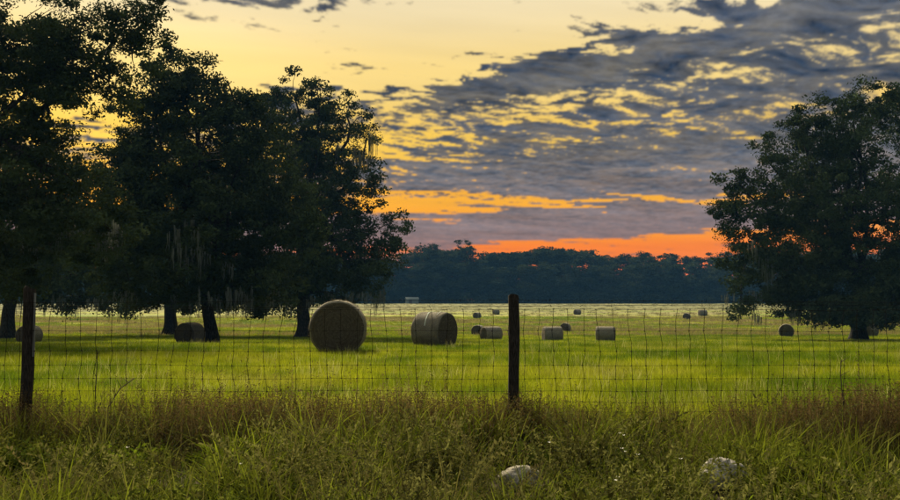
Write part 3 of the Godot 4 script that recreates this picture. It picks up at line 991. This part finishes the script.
func build_verge() -> void:
	rng.seed = 123
	var m := matte("verge_plants", 0.65, 0.6)
	var one := Color(1, 1, 1)
	var zone := FastNoiseLite.new()
	zone.seed = 17
	zone.frequency = 0.45
	zone.fractal_octaves = 3
	var field := func(q: int, x: float, z: float) -> float:     # how much a kind of plant favours a place
		return zone.get_noise_2d(x * 0.8 + 37.0 * q, z * 1.3 - 19.0 * q)
	# brown seeding grass along the wires
	var kinds := [seed_grass(0.62, 7, one * 0.9, Color(1.25, 1.0, 0.85)), seed_grass(0.50, 9, one, Color(1.3, 1.05, 0.9)), seed_grass(0.80, 5, one, Color(1.4, 1.05, 0.9))]
	var names := ["brown seeding grass along foot of the fence", "low brown seeding grass along foot of the fence", "tall thin brown seed stems along the fence"]
	for q in 3:
		var list := []
		for k in [1400, 1200, 560][q]:
			var x := rnd(-8.0, 8.0)
			var z := -8.85 + rng.randfn(0.0, 0.36)
			if z > -7.7 or z < -10.0: continue
			var n := zone.get_noise_2d(x * 1.1, z) + 0.8 * zone.get_noise_2d(x * 0.3 + 30.0, 0.0)
			if rng.randf() > smoothstep(-0.5, 0.2, n) + 0.3: continue
			var c := Color(0.088, 0.064, 0.032).lerp(Color(0.095, 0.088, 0.026), rng.randf() * clampf(0.7 - n, 0.2, 1.0))
			var s := rnd(0.6, 1.06) * (1.0 + 0.32 * clampf(n, -0.8, 0.35))
			list.append([upright(Vector3(x, land(x, z) - 0.01, z), s, s), c * rnd(0.5, 1.6)])
		if q < 2:
			for px in [513.5, 29.5]:                              # the mower never reaches the posts
				for k in 16:
					var p := spot(px + rnd(-22, 22), 8.9 + rnd(-0.22, 0.15))
					list.append([upright(p, 1.05, rnd(0.85, 1.12)), Color(0.075, 0.060, 0.028) * rnd(0.5, 1.4)])
		scatter("brown_grass", names[q], "grass", kinds[q], m, list)
	# green blades
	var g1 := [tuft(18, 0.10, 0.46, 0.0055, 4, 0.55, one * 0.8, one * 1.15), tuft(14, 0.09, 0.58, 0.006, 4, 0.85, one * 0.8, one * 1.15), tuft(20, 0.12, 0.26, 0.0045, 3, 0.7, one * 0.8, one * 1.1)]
	names = ["green tufted grass on the near verge", "long arching green grass on the near verge", "short grass filling the near verge"]
	for q in 3:
		var list := []
		for k in [5200, 2600, 3200][q]:
			var x := rnd(-7.5, 7.5)
			var z := rnd(-9.9, -3.0) if q == 2 else rnd(-9.3, -3.0)
			var n: float = field.call(q, x, z)
			if q < 2 and rng.randf() > smoothstep(0.0, 0.28, n) + 0.05: continue
			if near_rock(x, z): continue
			var c := Color(0.040, 0.064, 0.006).lerp(Color(0.145, 0.180, 0.012), clampf(n * 1.5 + 0.25 + rnd(-0.3, 0.3), 0.0, 1.0)).lerp(Color(0.13, 0.105, 0.042), 0.9 * rng.randf() * rng.randf())
			var s := rnd(0.55, 1.1) * (0.78 if z > -7.5 else 1.0) * (1.0 + 0.5 * n)
			list.append([upright(Vector3(x, land(x, z) - 0.01, z), s, s), c * rnd(0.45, 1.5)])
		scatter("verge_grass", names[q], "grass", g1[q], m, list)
	# leafy weeds
	var ws := [weed(0.36, 8, 24, 0.016, one), weed(0.26, 7, 18, 0.019, one, 0.10), weed(0.46, 7, 34, 0.013, one), weed(0.20, 6, 10, 0.028, one)]
	names = ["small-leaved bushy weeds on the near verge", "low weeds with tiny white flowers on the verge", "feathery upright weeds on the near verge", "broad-leaved low weeds on the near verge"]
	var tones := [Color(0.090, 0.110, 0.014), Color(0.044, 0.062, 0.009), Color(0.125, 0.130, 0.036), Color(0.13, 0.185, 0.010)]
	for q in 4:
		var list := []
		for k in [3000, 1500, 2300, 1500][q]:
			var x := rnd(-7.0, 7.0)
			var z := rnd(-8.7, -3.0)
			var n: float = field.call(q + 5, x, z)
			if rng.randf() > smoothstep(0.05, 0.30, n) + 0.02: continue
			if near_rock(x, z): continue
			if z < -7.9 and rng.randf() < 0.5: continue
			var s := rnd(0.55, 1.15) * (1.0 + 0.7 * n)
			list.append([upright(Vector3(x, land(x, z) - 0.01, z), s, s), (tones[q] as Color).lerp(Color(0.065, 0.046, 0.022), 0.8 * rng.randf() * rng.randf()) * rnd(0.4, 1.5)])
		scatter("leafy_weed", names[q], "weed", ws[q], m, list)
	# single dead stalks that stand out
	var dead := matte("dead_stalk", 0.95)
	for a in [["dark dead stalk standing against the wires at right", 839.0, 8.9, [[0, 0.0], [1, 0.45], [-1, 0.72], [0, 0.86]]], ["dark dead stalk standing left of the shaded bale", 98.0, 8.95, [[0, 0.0], [0, 0.5], [1, 0.8], [1, 0.95]]], ["bent dry twig leaning over brown grass right of the left post", 110.0, 8.8, [[0, 0.0], [1, 0.42], [12, 0.60], [26, 0.70]]]]:
		var base := spot(a[1], a[2])
		var t := thing("dead_stalk", base)
		tag(t, a[0], "stalk")
		var g := Geo.new()
		var pts := PackedVector3Array()
		var rr := PackedFloat32Array()
		for p in a[3]:
			pts.append(Vector3(p[0] / 100.0, p[1], 0))
			rr.append(0.008 - 0.005 * p[1])
		g.tube(pts, rr, 6, Color(0.05, 0.038, 0.028))
		part("stem", g.mesh(), dead, t)
		for j in 4:
			var s := Geo.new()
			var p0 := pts[1 + j % 2].lerp(pts[2 + j % 2], rng.randf())
			s.tube(PackedVector3Array([p0, p0 + Vector3(rnd(-0.07, 0.07), rnd(0.03, 0.09), rnd(-0.05, 0.05))]), PackedFloat32Array([0.004, 0.0015]), 5, Color(0.05, 0.038, 0.028))
			part("twig", s.mesh(), dead, t)

func build_flowers() -> void:
	rng.seed = 202
	var green := matte("flower_stem", 0.9, 0.4)
	var white := matte("petal", 0.8, 0.3)
	for a in [[618.0, 432.0, 0.40], [622.0, 434.0, 0.39], [620.0, 447.0, 0.34], [623.0, 450.0, 0.33], [636.0, 453.0, 0.33], [678.0, 457.0, 0.33], [616.0, 475.0, 0.28], [613.5, 478.0, 0.27], [548.0, 441.0, 0.36], [131.0, 446.0, 0.36], [243.0, 462.0, 0.32]]:
		var d: float = (EYE - a[2]) * F / (a[1] - 300.0)
		var base := spot(a[0], d)
		var t := thing("wildflower", base)
		tag(t, "tiny white wildflower in the near verge", "flower", "white wildflowers in the verge")
		var h: float = a[2] - base.y
		var g := Geo.new()
		g.tube(PackedVector3Array([Vector3(0.01, -0.02, 0.02), Vector3(0.004, h * 0.5, 0.01), Vector3(0, h, 0)]), PackedFloat32Array([0.002, 0.0016, 0.0012]), 5, Color(0.05, 0.08, 0.01))
		part("stem", g.mesh(), green, t)
		for k in 5:
			var ang := TAU * k / 5.0 + rng.randf()
			var out := Vector3(cos(ang), 0.45, sin(ang)) * 0.008
			var p := Geo.new()
			p.flat = true
			p.leaf(Vector3(0, h, 0) + out, out, Vector3(-sin(ang), 0, cos(ang)) * 0.0045, Color(0.75, 0.75, 0.70))
			part("petal", p.mesh(), white, t)

func build_rocks() -> void:
	var rock := matte("rock", 0.9, 0.0, noise_texture(21, 0.035, Color(0.62, 0.60, 0.57), Color(1, 1, 1), 5), 3.0)
	for a in [["pale grey limestone rock in the weeds at lower right", 720.0, 478.0, 7.0, 0.175, 0.12, 5, Color(0.42, 0.405, 0.38), 0.12], ["weathered rock half hidden in weeds below the fence post", 519.0, 476.0, 7.1, 0.16, 0.105, 9, Color(0.30, 0.285, 0.245), 0.06]]:
		var nz := FastNoiseLite.new()
		nz.seed = a[6]
		nz.frequency = 1.0
		nz.fractal_octaves = 5
		var sp := SphereMesh.new()
		sp.radial_segments = 64
		sp.rings = 40
		sp.radius = 1.0
		sp.height = 2.0
		var ar := sp.get_mesh_arrays()
		var v: PackedVector3Array = ar[Mesh.ARRAY_VERTEX]
		var c := PackedColorArray()
		for k in v.size():
			var p := v[k]
			var r := 1.0 + 0.28 * nz.get_noise_3dv(p * 0.9) + 0.10 * absf(nz.get_noise_3dv(p * 3.0))
			v[k] = Vector3(p.x * a[4] * r, p.y * a[5] * r, p.z * a[4] * 0.8 * r)
			var t := 1.0 + 0.5 * nz.get_noise_3dv(p * 2.4 + Vector3(9, 0, 0))
			c.append((a[7] as Color) * t)
		var g := Geo.new()
		g.v = v
		g.c = c
		g.i = ar[Mesh.ARRAY_INDEX]
		var st := SurfaceTool.new()
		st.create_from(g.mesh(), 0)
		st.generate_normals()
		var o := part("rock", st.commit(), rock, self)
		var p := at_height(a[1], a[2], a[3])
		o.position = Vector3(p.x, land(p.x, p.z) + a[8], p.z)
		tag(o, a[0], "rock")
